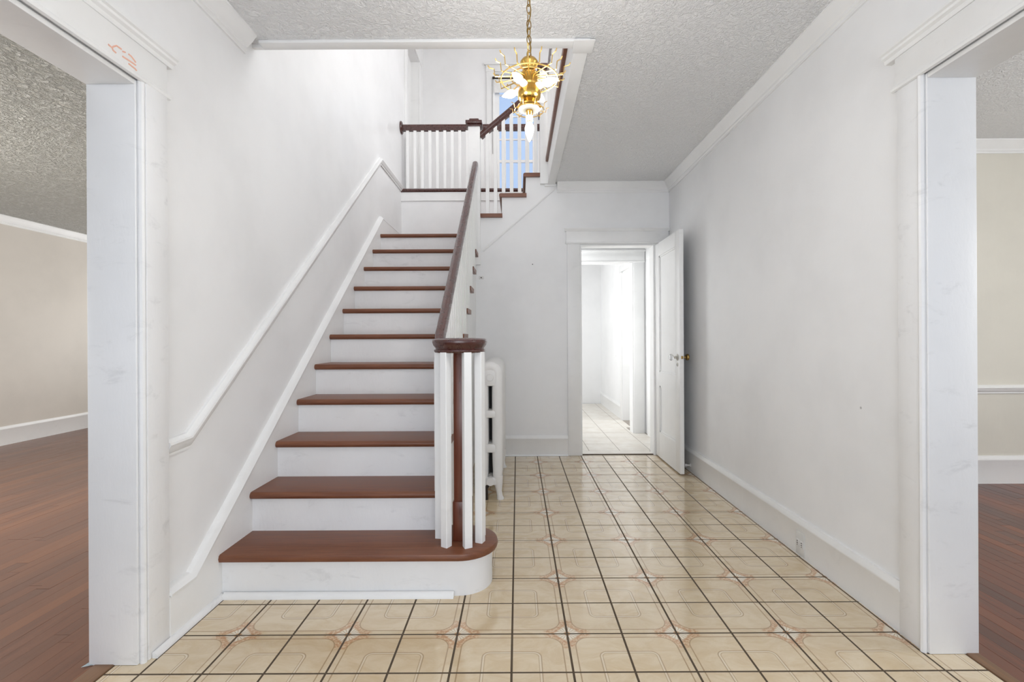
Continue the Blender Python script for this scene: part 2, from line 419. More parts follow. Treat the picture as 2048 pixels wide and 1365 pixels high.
# ------------------------------------------------------------------ ceilings and upper floor
c = MB()
c.prism([(XLB, YF), (XRB, YF), (XRB, DL), (WX+0.02, DL), (WX+0.02, WY-0.02), (XLB, WY-0.02)], 'z', ZC, Z2-0.03)
struct(c, 'ceiling', 'stipple', 'stippled white hall ceiling around the stairwell opening')
struct(MB().box(-5.55, XLB, YF, 7.65, 2.41, 2.6), 'ceiling_left', 'popcorn', 'rough popcorn ceiling of the left room')
struct(MB().box(XRB, 5.15, YF, 3.65, ZC, 2.7), 'ceiling_right', 'stipple', 'white textured ceiling of the right room')
m = MB(); m.box(0.32, 1.60, DBB, 5.43, ZC, 2.59); m.box(-0.74, 2.7, 5.43, 8.06, ZC, 2.59); struct(m, 'ceiling_back', 'wall2')
struct(MB().box(XLB, XRB, YF, DW+0.15, ZU, ZU+0.1), 'ceiling_upper', 'wall2')
f = MB(); f.box(WX+0.02, XR, YF, DL, Z2-0.03, Z2); f.box(XL, WX+0.02, YF, WY-0.02, Z2-0.03, Z2); f.box(XL, XR, DL+0.02, DW, Z2-0.03, Z2)
f.box(XL, XR, DL+0.12, DW, 2.6, Z2-0.03)
struct(f, 'floor_upper', 'tread')
# stairwell lining: flat board on the ceiling edge and the fascia rising from it
t = empty('trim_stairwell', kind='structure', label='white trim boards lining the stairwell opening')
m = MB(); m.box(WX, WX+0.02, WY, DB, ZC-0.015, Z2-0.045); m.obj('fascia', 'trim', t)
m = MB(); m.box(WX-0.002, WX+0.068, WY-0.058, DB, ZC-0.016, ZC, 0.003); m.obj('edge_board', 'trim', t)
m = MB(); m.box(XL+0.05, WX-0.002, WY-0.058, WY, ZC-0.016, ZC, 0.003); m.obj('edge_board', 'trim', t)
m = MB(); m.box(XL, WX, WY-0.02, WY, ZC-0.015, Z2-0.045); m.obj('fascia', 'trim', t)
m = MB(); m.box(WX-0.012, WX+0.09, WY-0.075, WY+0.03, ZC-0.022, ZC-0.016, 0.002); m.obj('corner_block', 'trim', t)
m = MB(); m.box(WX-0.03, WX+0.08, DB-0.02, DB, ZC-0.03, ZC-0.004, 0.004); m.obj('corner_block', 'trim', t)

# ------------------------------------------------------------------ floors
fl = struct(MB().box(XL, XR, YF, DBB, -0.12, -0.0007), 'floor', 'grout', 'hall floor of beige flower-printed tiles with dark joints')
g = MB(); g.box(-1.362, XL, -0.2, LJ+0.02, -0.12, -0.0007); g.box(XR, 1.537, -0.2, RJ, -0.12, -0.0007); g.obj('grout_bed', 'grout', fl)
GAP = 0.0074
def tile_mesh(name, x0, x1, y0, y1, mat, h=0.012, bv=0.0006):
    m = MB(); m.box(x0, x1, y0, y1, -h, 0.0); bm = m.bm
    top = [e for e in bm.edges if all(v.co.z > -1e-6 for v in e.verts)]
    if bv: bmesh.ops.bevel(bm, geom=top, offset=bv, segments=1, affect='EDGES')
    me = bpy.data.meshes.new(name); bm.to_mesh(me); bm.free(); me.materials.append(M[mat]); return me
def lay(name, me, loc, parent):
    o = bpy.data.objects.new(name, me); C.objects.link(o); o.location = loc; o.parent = parent; return o
FULL = tile_mesh('tile', -(T-GAP)/2, (T-GAP)/2, -(T-GAP)/2, (T-GAP)/2, 'tile')
for j in range(-3, 15):
    for i in range(-8, 9):
        x0, x1 = TX0+i*T+GAP/2, TX0+(i+1)*T-GAP/2; y0, y1 = TY0+j*T+GAP/2, TY0+(j+1)*T-GAP/2
        if abs(i) > 8: continue
        for lo, hi, yhi in ((XL, XR-0.012, DB-0.008), (-1.36, XL, LJ-0.016), (XR-0.012, 1.535, RJ-0.016)):
            whole = (y1 < LJ-0.016)
            if whole: lo, hi = (-1.36, 1.535) if yhi > 4 else (9, 9)
            cx0, cx1, cy0, cy1 = max(x0, lo), min(x1, hi), y0, min(y1, yhi)
            if y0 > 2.03 and x1 < -0.33: continue                       # wholly under the stairs
            if y0 <= 2.03 < y1 and x1 < -0.33: cy1 = min(cy1, 2.02)
            if cx1-cx0 < 0.006 or cy1-cy0 < 0.006: continue
            if abs(cx1-cx0-(T-GAP)) < 1e-5 and abs(cy1-cy0-(T-GAP)) < 1e-5:
                lay('tile', FULL, ((x0+x1)/2, (y0+y1)/2, 0), fl)
            else:
                mx_, my_ = (cx0+cx1)/2, (cy0+cy1)/2
                lay('tile', tile_mesh('tile', cx0-mx_, cx1-mx_, cy0-my_, cy1-my_, 'tile'), (mx_, my_, 0), fl)
def planks(base, x0, x1, lo, hi, width, mat, gap):
    """strip boards along the depth axis, laid where the opening shows them"""
    i = 0; x = x0; cache = {}
    while x < x1-0.01:
        xa, xb = x, min(x+width, x1); xc = (xa+xb)/2
        a, b = lo(xc), hi(xc)
        y = a - R.uniform(0, 0.5)
        while y < b:
            L = R.choice((0.7, 0.95, 1.2, 1.5)); y0, y1 = max(y, a-0.05), min(y+L, b+0.05)
            if y1-y0 > 0.05:
                me = tile_mesh('plank', xa-xc+gap, xb-xc-gap, -(y1-y0)/2+0.0008, (y1-y0)/2-0.0008, mat, 0.012, 0.0)
                lay('plank', me, (xc, (y0+y1)/2, R.uniform(-0.0006, 0)), base)
            y += L
        x += width
fll = struct(MB().box(-5.40, -1.362, YF, 7.5, -0.12, -0.004), 'floor_left', 'plank_gap', 'left room floor of brown wooden strip boards')
planks(fll, -5.39, -1.432, lambda x: max(0.6, -x/1.09-0.45), lambda x: min(7.45, -x/0.88+0.35), 0.0572, 'plank', 0.0003)
flr = struct(MB().box(1.537, 5.0, YF, 3.53, -0.12, -0.004), 'floor_right', 'plank_gap', 'right room floor of reddish wooden strip boards')
planks(flr, 1.585, 4.1, lambda x: max(0.7, x/1.10-0.45), lambda x: min(3.50, x/0.94+0.35), 0.0572, 'plank2', 0.0007)
MB().box(-1.43, -1.364, 0.0, LJ+0.03, -0.01, 0.004, 0.003).obj('threshold', 'strip', fll)
MB().box(1.539, 1.583, 0.0, RJ+0.0, -0.01, 0.004, 0.003).obj('threshold', 'strip', flr)
flb = struct(MB().box(-0.62, 2.6, DBB, 7.94, -0.12, -0.0007), 'floor_back', 'grout2', 'back passage floor of large pale tiles')
K = 0.298
for j in range(12):
    for i in range(-3, 5):
        x0, x1 = 0.69+(i-2)*K+0.0025, 0.69+(i-1)*K-0.0025; y0, y1 = 4.60+j*K+0.0025, min(4.60+(j+1)*K-0.0025, 7.93)
        if y1-y0 < 0.02: continue
        if y0 < 5.4: x1 = min(x1, 1.455)
        elif y0 < 5.7: x1 = min(x1, 1.32)
        else: x1 = min(x1, 1.385)
        if x1-x0 < 0.02: continue
        mx_, my_ = (x0+x1)/2, (y0+y1)/2
        lay('tile', tile_mesh('tile', x0-mx_, x1-mx_, y0-my_, y1-my_, 'tile2'), (mx_, my_, 0), flb)
MB().box(0.60, 1.27, DB+0.02, DB+0.035, -0.01, 0.004, 0.002).obj('threshold', 'grout', flb)
MB().box(0.60, 1.268, DB+0.036, DBB+0.045, -0.01, 0.001).obj('threshold', 'tile2', flb)

# ------------------------------------------------------------------ trim
CROWN = [(0, 0), (0.062, 0), (0.062, -0.008), (0.054, -0.014), (0.042, -0.032), (0.024, -0.050), (0.016, -0.058), (0.016, -0.070), (0.009, -0.076), (0.009, -0.088), (0, -0.088)]
BASE = [(0, 0), (0.016, 0), (0.016, 0.150), (0.020, 0.156), (0.020, 0.166), (0.012, 0.178), (0.010, 0.187), (0, 0.187)]
CHAIR = [(0, -0.031), (0.012, -0.031), (0.012, -0.022), (0.020, -0.016), (0.026, 0.002), (0.032, 0.012), (0.030, 0.020), (0.018, 0.024), (0.012, 0.031), (0, 0.031)]
SHOE = [(0, 0), (0.018, 0), (0.017, 0.008), (0.012, 0.015), (0.004, 0.020), (0, 0.020)]
def run(name, label, path, prof, side, mat='trim', parent=None):
    m = MB().sweep(path, prof, side)
    if parent is not None: return m.obj(name, mat, parent)
    return struct(m, name, mat, label)
run('trim_1', 'white crown moulding along the left wall, ending at the stairwell', [(XL, YF, ZC), (XL, WY-0.09, ZC)], CROWN, (1, 0, 0))
run('trim_2', 'white crown moulding along the right wall', [(XR, YF, ZC), (XR, DB, ZC)], CROWN, (-1, 0, 0))
run('trim_3', 'white crown moulding over the back doorway', [(WX+0.085, DB, ZC), (XR-0.0, DB, ZC)], CROWN, (0, -1, 0))
run('trim_4', 'white crown moulding in the left room', [(-5.40, YF, 2.41), (-5.40, 7.5, 2.41)], CROWN, (1, 0, 0))
run('trim_5', 'white crown moulding in the right room', [(XRB, 3.53, ZC), (5.0, 3.53, ZC)], CROWN, (0, -1, 0))
run('trim_6', 'white chair rail in the right room', [(XRB, 3.53, 0.70), (5.0, 3.53, 0.70)], CHAIR, (0, -1, 0))
run('baseboard_left_room', 'tall white baseboard of the left room', [(-5.40, YF, 0), (-5.40, 7.5, 0)], [(a, b*1.05) for a, b in BASE], (1, 0, 0))
run('baseboard_right_room', 'tall white baseboard of the right room', [(XRB, 3.53, 0), (5.0, 3.53, 0)], [(a, b*1.1) for a, b in BASE], (0, -1, 0))
run('baseboard_right', 'white baseboard along the right wall', [(XR, 1.748, 0), (XR, DB, 0)], BASE, (-1, 0, 0))
b = run('baseboard_back', 'white baseboard left of the back doorway', [(-0.36, DB, 0), (0.466, DB, 0)], BASE, (0, -1, 0))
run('shoe', None, [(-0.36, DB-0.016, 0), (0.466, DB-0.016, 0)], [(a*0.7, q*0.7) for a, q in SHOE], (0, -1, 0), parent=b)
# chair rail climbing the left wall
kx = XL
def slope_z(y, z0, y0): return z0 + (y-y0)*RISE/RUN
A0, A1 = 1.842, 4.466
run('trim_7', 'white chair rail climbing the left wall beside the stairs',
    [(kx, 1.722, 0.700), (kx, A0, 0.706), (kx, A1, 0.706+(A1-A0)*RISE/RUN), (kx, DL, 0.706+(A1-A0)*RISE/RUN)], CHAIR, (1, 0, 0))

# cased openings to the side rooms: jamb lining, casing, head board, bead and cap
def side_opening(name, label, sx, xw, xback, yj, zh, wid, ext):
    t = empty(name, kind='structure', label=label)
    def bx(mb, a, b, *r, **k):                       # a,b measured out of the wall face into the hall
        p, q = sorted((xw - sx*a, xw - sx*b)); mb.box(p, q, *r, **k); return mb
    m = MB(); lo, hi = sorted((xw, xback)); m.box(lo-0.006, hi+0.006, yj-0.018, yj, 0, zh, 0.003); m.obj('jamb', 'worn', t)
    m = MB(); m.box(lo-0.006, hi+0.006, -0.2, yj-0.018, zh-0.018, zh, 0.003); m.obj('head_jamb', 'trim', t)
    m = MB(); bx(m, 0, 0.026 if sx < 0 else 0.018, yj+0.006, yj+wid, 0, zh+0.012, bevel=0.003); m.obj('casing', 'worn', t)
    m = MB(); m.tube([(xw-sx*0.014, yj-0.002, 0), (xw-sx*0.014, yj-0.002, zh)], 0.0105, 8); m.obj('corner_bead', 'worn', t)
    m = MB(); bx(m, 0, 0.022, -0.2, yj+wid+0.004, zh+0.012, zh+0.116, bevel=0.002); hb = m.obj('head_board', 'trim', t)
    m = MB(); m.tube([(xw-sx*0.020, -0.2, zh+0.006), (xw-sx*0.020, yj+wid+0.016, zh+0.006)], 0.0105, 8); m.obj('bead', 'trim', t)
    CAP = [(0, 0), (0.024, 0), (0.028, 0.004), (0.030, 0.012), (0.040, 0.018), (0.042, 0.026), (0.050, 0.030), (0.050, 0.038), (0, 0.038)]
    m = MB().sweep([(xw, -0.2, zh+0.116), (xw, yj+wid+ext, zh+0.116)], CAP, (-sx, 0, 0)); m.obj('cap_moulding', 'trim', t)
    m = MB(); bx(m, xback_d(xw, xback, sx)-0.018, xback_d(xw, xback, sx), yj+0.006, yj+wid, 0, zh+0.012); m.obj('casing', 'trim', t)
    return t
def xback_d(xw, xb, sx): return -(abs(xw-xb)) if True else 0
o_left = side_opening('trim_8', 'white cased opening to the left room', -1, XL, XLB, LJ, LZ, 0.105, 0.028)
o_right = side_opening('trim_9', 'white cased opening to the right room', 1, XR, XRB, RJ, RZ, 0.098, 0.045)
# orange crayon scribble on the left head board
def crayon(pts):
    return [at(180+a/9.1, 60+b/9.1, X=XL+0.0225) for a, b in pts]
m = MB()
for pts in (((330, 262), (395, 318), (430, 300), (480, 285), (530, 320), (570, 350)), ((400, 318), (420, 370), (470, 415)), ((590, 390), (640, 405)),
            ((700, 440), (750, 480), (800, 545), (830, 590)), ((590, 480), (660, 525), (760, 590), (830, 640)), ((700, 612), (760, 660), (820, 705), (845, 740))):
    m.tube(crayon(pts), 0.0026, 6)
m.obj('crayon_scribble', 'crayon', o_left)['label'] = 'faint orange crayon letters'

# ------------------------------------------------------------------ back doorway and door
t = empty('trim_10', kind='structure', label='white casing around the back doorway')
MB().box(0.466, 0.583, DB-0.020, DB, 0, 1.975, 0.003).obj('casing', 'trim', t)
MB().box(1.283, 1.398, DB-0.020, DB, 0, 1.975, 0.003).obj('casing', 'trim', t)
MB().box(0.456, 1.408, DB-0.024, DB, 1.985, 2.088, 0.003).obj('head_board', 'trim', t)
MB().tube([(0.45, DB-0.022, 1.980), (1.41, DB-0.022, 1.980)], 0.009, 8).obj('bead', 'trim', t)
MB().sweep([(0.445, DB, 2.088), (1.418, DB, 2.088)], [(0, 0), (0.026, 0), (0.030, 0.012), (0.040, 0.020), (0.040, 0.030), (0, 0.030)], (0, -1, 0)).obj('cap_moulding', 'trim', t)
MB().box(0.583, 0.600, DB-0.01, DBB, 0, 1.969).obj('jamb', 'trim', t)
MB().box(1.268, 1.283, DB-0.01, DBB, 0, 1.969).obj('jamb', 'trim', t)
MB().box(0.600, 1.268, DB-0.01, DBB, 1.955, 1.969).obj('head_jamb', 'trim', t)
d = empty('door_1', (1.300, DB-0.03, 0), kind='structure', label='white two-panel door standing open against the right wall')
DX0, DX1, DY0, DY1, DZ0, DZ1 = 1.283, 1.317, 3.755, 4.405, 0.012, 1.955
ST = 0.105
P1 = (0.785, 1.835); P2 = (0.24, 0.66)      # panel heights: the tall upper one, the short lower one
m = MB()
for y0, y1, z0, z1 in ((DY0, DY0+ST, DZ0, DZ1), (DY1-ST, DY1, DZ0, DZ1)): m.box(DX0, DX1, y0, y1, z0, z1, 0.0025)
for z0, z1 in ((DZ0, P2[0]), (P2[1], P1[0]), (P1[1], DZ1)): m.box(DX0, DX1, DY0+ST-0.001, DY1-ST+0.001, z0, z1)
m.obj('frame', 'trim', d)
for z0, z1 in (P1, P2):
    m = MB(); m.box(DX0+0.012, DX1-0.012, DY0+ST, DY1-ST, z0, z1)
    a, b = DY0+ST, DY1-ST
    for q in ((a, a+0.014, z0, z1), (b-0.014, b, z0, z1), (a, b, z0, z0+0.014), (a, b, z1-0.014, z1)):
        m.box(DX0+0.005, DX1-0.005, *q)
    m.obj('panel', 'trim', d)
kz, ky = 0.937, DY0+0.052
lx = Matrix.Rotation(-PI/2, 4, 'Y')
m = MB().lathe([(0.0, 0), (0.027, 0), (0.027, 0.003), (0.020, 0.008), (0.010, 0.012), (0.009, 0.040)], (DX0, ky, kz), 16, lx); hd = m.obj('knob_rose', 'dull', d)
hd['label'] = 'nickel knob rose'
MB().lathe([(0.012, 0.034), (0.020, 0.038), (0.027, 0.048), (0.027, 0.056), (0.020, 0.064), (0.006, 0.067)], (DX0, ky, kz), 12, lx).obj('knob', 'crystal', d)['label'] = 'clear glass door knob'
MB().lathe([(0.0, 0), (0.016, 0), (0.016, 0.003), (0.008, 0.005), (0.003, 0.005)], (DX0, ky, kz-0.058), 14, lx).obj('keyhole_plate', 'dull', d)
MB().box(DX0-0.0062, DX0-0.0048, ky-0.003, ky+0.003, kz-0.068, kz-0.052).obj('keyhole', 'dark', d)
MB().box(DX0+0.006, DX1-0.006, DY0-0.002, DY0+0.002, kz-0.05, kz+0.05, 0.0008).obj('latch_plate', 'trim', d)
MB().box(DX0+0.010, DX1-0.008, DY0-0.010, DY0+0.001, kz-0.011, kz+0.012, 0.002).obj('latch', 'old_brass', d)
rx = Matrix.Rotation(PI/2, 4, 'Y')
MB().lathe([(0.0, 0), (0.026, 0), (0.022, 0.006), (0.010, 0.010), (0.010, 0.030), (0.024, 0.036), (0.026, 0.050), (0.018, 0.058), (0.005, 0.060)], (DX1, ky, kz), 14, rx).obj('knob', 'old_brass', d)
for z in (0.25, 1.70):
    m = MB().tube([(1.288, DB-0.018, z), (1.288, DB-0.018, z+0.09)], 0.007, 8); m.obj('hinge', 'trim', d)

# passage trim beyond the door
t = empty('trim_11', kind='structure', label='white casing of the second opening beyond the back door')
MB().box(1.335, 1.45, 5.43, 5.45, 0, 1.97, 0.003).obj('casing', 'trim', t)
MB().box(1.318, 1.335, 5.44, 5.59, 0, 1.957).obj('jamb', 'trim', t)
MB().box(0.30, 1.46, 5.426, 5.45, 1.972, 2.08, 0.003).obj('head_board', 'trim', t)
MB().tube([(0.30, 5.428, 1.968), (1.46, 5.428, 1.968)], 0.009, 8).obj('bead', 'trim', t)
MB().box(0.30, 1.47, 5.41, 5.45, 2.08, 2.105, 0.003).obj('cap_moulding', 'trim', t)
t = empty('trim_12', kind='structure', label='white side door casing in the passage')
MB().box(1.45, 1.47, 5.20, 5.32, 0, 1.97, 0.003).obj('casing', 'trim', t)
MB().box(1.455, 1.47, 4.62, 5.20, 0, 1.97, 0.003).obj('door_slab', 'trim', t)
MB().box(1.445, 1.47, 4.60, 5.33, 1.97, 2.07, 0.003).obj('head_board', 'trim', t)
t = empty('trim_13', kind='structure', label='white casing of the kitchen side opening')
MB().box(1.38, 1.40, 6.30, 6.41, 0, 1.97, 0.003).obj('casing', 'trim', t)
MB().box(1.39, 1.53, 6.285, 6.30, 0, 1.957).obj('jamb', 'trim', t)
MB().box(1.376, 1.40, 5.62, 6.42, 1.97, 2.06, 0.003).obj('head_board', 'trim', t)
run('baseboard_kitchen', 'white kitchen baseboard', [(1.40, 6.41, 0), (1.40, 7.94, 0)], BASE, (-1, 0, 0))

# ------------------------------------------------------------------ upstairs: window, door
wn_ = empty('window_1', (0.03, DW, WZ0), kind='structure', label='tall upstairs window with pale sky behind')
m = MB(); y0, y1 = DW+0.03, DW+0.07
m.box(WX0, WX0+0.062, y0, y1, WZ0, WZ1); m.box(WX1-0.062, WX1, y0, y1, WZ0, WZ1); m.box(WX0+0.062, WX1-0.062, y0, y1, WZ0, WZ0+0.07); m.box(WX0+0.062, WX1-0.062, y0, y1, WZ1-0.05, WZ1)
m.obj('sash', 'trim', wn_)
m = MB()
for z in (3.575, 3.88, 4.20, 4.50): m.box(WX0+0.062, WX1-0.062, y0+0.008, y1-0.008, z-(0.018 if z == 3.575 else 0.009), z+(0.018 if z == 3.575 else 0.009))
m.box(0.018, 0.036, y0+0.008, y1-0.008, WZ0+0.07, WZ1-0.05); m.obj('muntin', 'trim', wn_)
zs = [WZ0+0.07, 3.557, 3.88, 4.20, 4.50, WZ1-0.05]
for a, b in zip(zs[:-1], zs[1:]):
    for p_, q_ in ((WX0+0.062, 0.018), (0.036, WX1-0.062)):
        MB().box(p_, q_, DW+0.048, DW+0.052, a, b).obj('pane', 'glass', wn_)
m = MB(); m.box(WX0-0.115, WX0, DW-0.02, DW, WZ0-0.02, WZ1+0.02, 0.003); m.obj('casing', 'trim', wn_)
m = MB(); m.box(WX1, WX1+0.115, DW-0.02, DW, WZ0-0.02, WZ1+0.02, 0.003); m.obj('casing', 'trim', wn_)
m = MB(); m.box(WX0-0.12, WX1+0.12, DW-0.024, DW, WZ1+0.02, WZ1+0.11, 0.003); m.box(WX0-0.14, WX1+0.14, DW-0.045, DW, WZ1+0.11, WZ1+0.135, 0.003); m.obj('head_casing', 'trim', wn_)
m = MB(); m.box(WX0-0.14, WX1+0.14, DW-0.05, DW+0.03, WZ0-0.045, WZ0-0.02, 0.003); m.obj('sill', 'trim', wn_)
sh = empty('roller_shade', (0.03, DW-0.03, 4.70), label='white roller shade with a thin pull cord at the upstairs window', cat='window shade')
MB().tube([(WX0-0.03, DW-0.032, 4.705), (WX1+0.03, DW-0.032, 4.705)], 0.016, 12).obj('roller', 'iron', sh)
MB().box(WX0-0.01, WX1+0.01, DW-0.03, DW-0.027, 4.50, 4.70).obj('cloth', 'shade', sh)
MB().tube([(WX0-0.03, DW-0.035, 4.70), (WX0-0.032, DW-0.038, 4.1), (WX0-0.028, DW-0.036, 3.65)], 0.004, 6).obj('pull_cord', 'cord', sh)
t = empty('door_2', kind='structure', label='upstairs doorway in the left wall with its white casing')
MB().box(XL, XL+0.02, 5.47, 5.58, Z2, 4.75, 0.003).obj('casing', 'trim', t)
MB().box(XL, XL+0.02, 6.26, 6.40, Z2, 4.75, 0.003).obj('casing', 'trim', t)
MB().box(XL, XL+0.024, 5.46, 6.41, 4.75, 4.86, 0.003).obj('head_casing', 'trim', t)
MB().box(XLB, XL, 6.245, 6.26, Z2, 4.74).obj('jamb', 'trim', t)
MB().box(XLB+0.02, XLB+0.055, 5.58, 6.245, Z2, 4.74).obj('door_slab', 'trim', t)
# ------------------------------------------------------------------ the stairs
SX0, SX1 = -1.262, -0.385          # between the wall skirt and the open stringer
st = empty('staircase', (-0.8, 2.05, 0), label='main flight of eleven brown treads and white risers up to the landing', cat='staircase')
BC = (-0.258, 2.158); BR = 0.165    # round end of the bottom step
def nose_poly(y0, y1, z0, z1):
    h = z1-z0; r = h/2; pts = [(y1, z0), (y1, z1), (y0+r, z1)]
    for i in range(1, 6):
        a = PI/2 + PI*i/6; pts.append((y0+r+r*math.cos(a), z0+r+r*math.sin(a)))
    pts.append((y0+r, z0)); return pts
TH = 0.034
for n in range(2, 11):
    z = RISE*n
    m = MB(); m.prism(nose_poly(nos(n), nos(n+1)+NOSE+0.004, z-TH, z), 'x', SX0, -0.358); m.obj('tread', 'tread', st)
m = MB(); m.prism(nose_poly(nos(11), DB+0.08, LAND-TH, LAND), 'x', SX0, -0.36); m.obj('landing_nosing', 'tread', st)
def bull(r, y_front, n=20, x_left=SX0, yb=None):
    pts = [(x_left, y_front)]
    for i in range(n+1):
        a = -PI/2 + PI*1.0*i/n
        pts.append((BC[0]+r*math.cos(a), BC[1]+r*math.sin(a)))
    pts.append((-0.40, BC[1]+r)); pts.append((-0.40, nos(2)+NOSE)); pts.append((x_left, nos(2)+NOSE))
    return pts
def bull_ring(inset):
    r = BR-inset; return bull(r, BC[1]-r)
yb = nos(2)+NOSE
m = MB(); z1 = RISE; rs = []
for inset, z in ((0.012, z1-TH), (0.004, z1-TH+0.004), (0.0, z1-TH/2), (0.004, z1-0.004), (0.012, z1)):
    rs.append([(x, y, z) for x, y in bull_ring(inset)])
m.rings(rs); m.obj('tread', 'tread', st)['label'] = 'wide bottom tread with a rounded right end'
m = MB(); m.prism(bull_ring(NOSE+0.002), 'z', 0.0, RISE-TH); m.obj('riser', 'worn', st)['label'] = 'bottom riser curving round its right end'
for n in range(2, 12):
    y = nos(n)+NOSE
    m = MB(); m.box(SX0, -0.374, y, y+0.018, RISE*(n-1), RISE*n-TH); m.obj('riser', 'worn', st)
# quarter round shoe at the bottom riser, and along the left skirt
m = MB().sweep([(SX0+0.012, N1+NOSE+0.002, 0), (-0.275, N1+NOSE+0.002, 0)], [(a*1.1, b*1.2) for a, b in SHOE], (0, -1, 0)); m.obj('shoe', 'trim', st)
# open stringer on the hall side
pts = [(nos(2)+NOSE+0.006, 0.0), (DB, 0.0), (DB, RISE*10-TH)]
for n in range(10, 1, -1):
    pts += [(nos(n+1)+NOSE+0.006, RISE*n-TH), (nos(n)+NOSE+0.006, RISE*n-TH)] if n < 10 else [(nos(n)+NOSE+0.006, RISE*n-TH)]
m = MB(); m.prism(pts, 'x', -0.403, SX1); m.obj('stringer', 'trim', st)
# skirt board on the left wall with its cap moulding
k0, k1 = 1.849, 4.464
zk = 0.168; zt = zk + (k1-k0)*RISE/RUN
m = MB(); m.prism([(1.7185, 0), (DL, 0), (DL, zt), (k1, zt), (k0, zk), (1.7185, zk)], 'x', XL, SX0)
sk = m.obj('skirt_board', 'trim', st)
SKC = [(0, -0.004), (0.034, -0.004), (0.036, 0.006), (0.028, 0.014), (0.022, 0.022), (0.012, 0.026), (0, 0.028)]
m = MB().sweep([(XL, 1.7185, zk), (XL, k0, zk), (XL, k1, zt)], SKC, (1, 0, 0)); m.obj('cap_moulding', 'trim', sk)
m = MB().sweep([(XL, k1+0.004, zt), (XL, DL, zt)], [(0, 0), (0.03, 0), (0.028, 0.01), (0, 0.012)], (1, 0, 0)); m.obj('cap_moulding', 'trim', sk)
m = MB().sweep([(SX0, 1.632, 0), (SX0, N1+NOSE, 0)], SHOE, (1, 0, 0)); m.obj('shoe', 'worn', st)
# landing
m = MB(); m.box(XL, -0.36, DB+0.08, DL, LAND-TH, LAND); m.obj('landing', 'tread', st)

# upper flight of three steps
u = empty('staircase', (0, DB, LAND), label='short upper flight of brown treads rising right from the landing', cat='staircase')
UN = [-0.39, -0.165, 0.06, 0.285]
for i in range(3):
    z = LAND+RISE*(i+1)
    m = MB(); m.prism([(a, b) for a, b in nose_poly(UN[i], UN[i+1]+0.03, z-TH, z)], 'y', DB-0.03, DL); m.obj('tread', 'tread', u)
for i in range(4):
    xr = UN[i]+NOSE-(0.019 if i == 3 else 0)
    m = MB(); m.box(xr, xr+0.018, DBB, DL, LAND+RISE*i-TH, min(LAND+RISE*(i+1)-TH, Z2-0.046)); m.obj('riser', 'trim', u)
# slanted stringer edge on the back wall below the upper flight
sl = [at(965, 502, D=DB), at(1108, 378, D=DB)]
m = MB().sweep(sl, [(0, -0.012), (0.010, -0.012), (0.014, 0), (0.010, 0.012), (0, 0.012)], (0, -1, 0)); m.obj('stringer_moulding', 'trim', u)
# brown floor edge of the upper hall above the landing
ed = empty('trim_14', kind='structure', label='dark nosing and white fascia at the upper hall edge above the landing')
m = MB(); m.prism(nose_poly(DL-0.03, DL+0.12, Z2-0.04, Z2), 'x', XL, WX-0.02); m.obj('nosing', 'rail', ed)
m = MB(); m.box(XL, WX-0.02, DL-0.012, DL, Z2-0.135, Z2-0.04); m.obj('fascia', 'trim', ed)
ed = empty('trim_15', kind='structure', label='brown floor nosing along the right of the stairwell')
m = MB(); m.box(WX-0.022, WX+0.12, WY, DB-0.03, Z2-0.042, Z2+0.004, 0.008); m.obj('nosing', 'tread', ed)
m = MB(); m.box(XL, WX-0.022, WY-0.10, WY+0.022, Z2-0.042, Z2+0.004, 0.008); m.obj('nosing', 'tread', ed)

# ------------------------------------------------------------------ balustrades
def rail_prof(w, h):
    return [(-w*0.32, -h/2), (w*0.32, -h/2), (w*0.36, -h*0.30), (w*0.5, -h*0.12), (w*0.5, h*0.22), (w*0.36, h*0.42), (w*0.12, h*0.5), (-w*0.12, h*0.5), (-w*0.36, h*0.42), (-w*0.5, h*0.22), (-w*0.5, -h*0.12), (-w*0.36, -h*0.30)]
BW = 0.0165                                              # half width of a baluster
def baluster(x, y, z0, z1, parent, slope=0.0, ang=0.0, w=BW, axis='y'):
    m = MB(); vs = []
    ca, sa = math.cos(ang), math.sin(ang)
    for z, q in ((z0, 0), (z1, 1)):
        for dx, dy in ((-w, -w), (w, -w), (w, w), (-w, w)):
            px, py = ca*dx-sa*dy, sa*dx+ca*dy
            vs.append(m.bm.verts.new((x+px, y+py, z + (slope*(py if axis == 'y' else px) if q else 0))))
    for q in ((3, 2, 1, 0), (4, 5, 6, 7), (0, 1, 5, 4), (1, 2, 6, 5), (2, 3, 7, 6), (3, 0, 4, 7)): m.bm.faces.new([vs[i] for i in q])
    es = [e for e in m.bm.edges if abs(e.verts[0].co.z-e.verts[1].co.z) > 0.2]
    bmesh.ops.bevel(m.bm, geom=es, offset=0.002, segments=1, affect='EDGES')
    return m.obj('baluster', 'trim', parent)
def newel(x, y, z0, z1, hw, parent, cap=True, mat='trim', drop=None):
    m = MB(); m.box(x-hw, x+hw, y-hw, y+hw, z0, z1, 0.003); p = m.obj('newel_post', mat, parent)
    if cap:
        m = MB(); m.box(x-hw-0.006, x+hw+0.006, y-hw-0.006, y+hw+0.006, z1-0.03, z1-0.008, 0.003)
        m.box(x-hw-0.022, x+hw+0.022, y-hw-0.022, y+hw+0.022, z1-0.008, z1+0.022, 0.005)
        m.box(x-hw*0.85, x+hw*0.85, y-hw*0.85, y+hw*0.85, z1+0.022, z1+0.05, 0.008); m.obj('newel_cap', 'rail', parent)
    return p
RX = -0.381
S = RISE/RUN
def rail_top(y): return EYE + (y-2.285)*S
bal = empty('balustrade', (RX, 2.15, RISE), label='balustrade of the main flight with a mahogany handrail and round volute', cat='balustrade')
rh, rw = 0.062, 0.050
cosr = math.cos(math.atan(S))
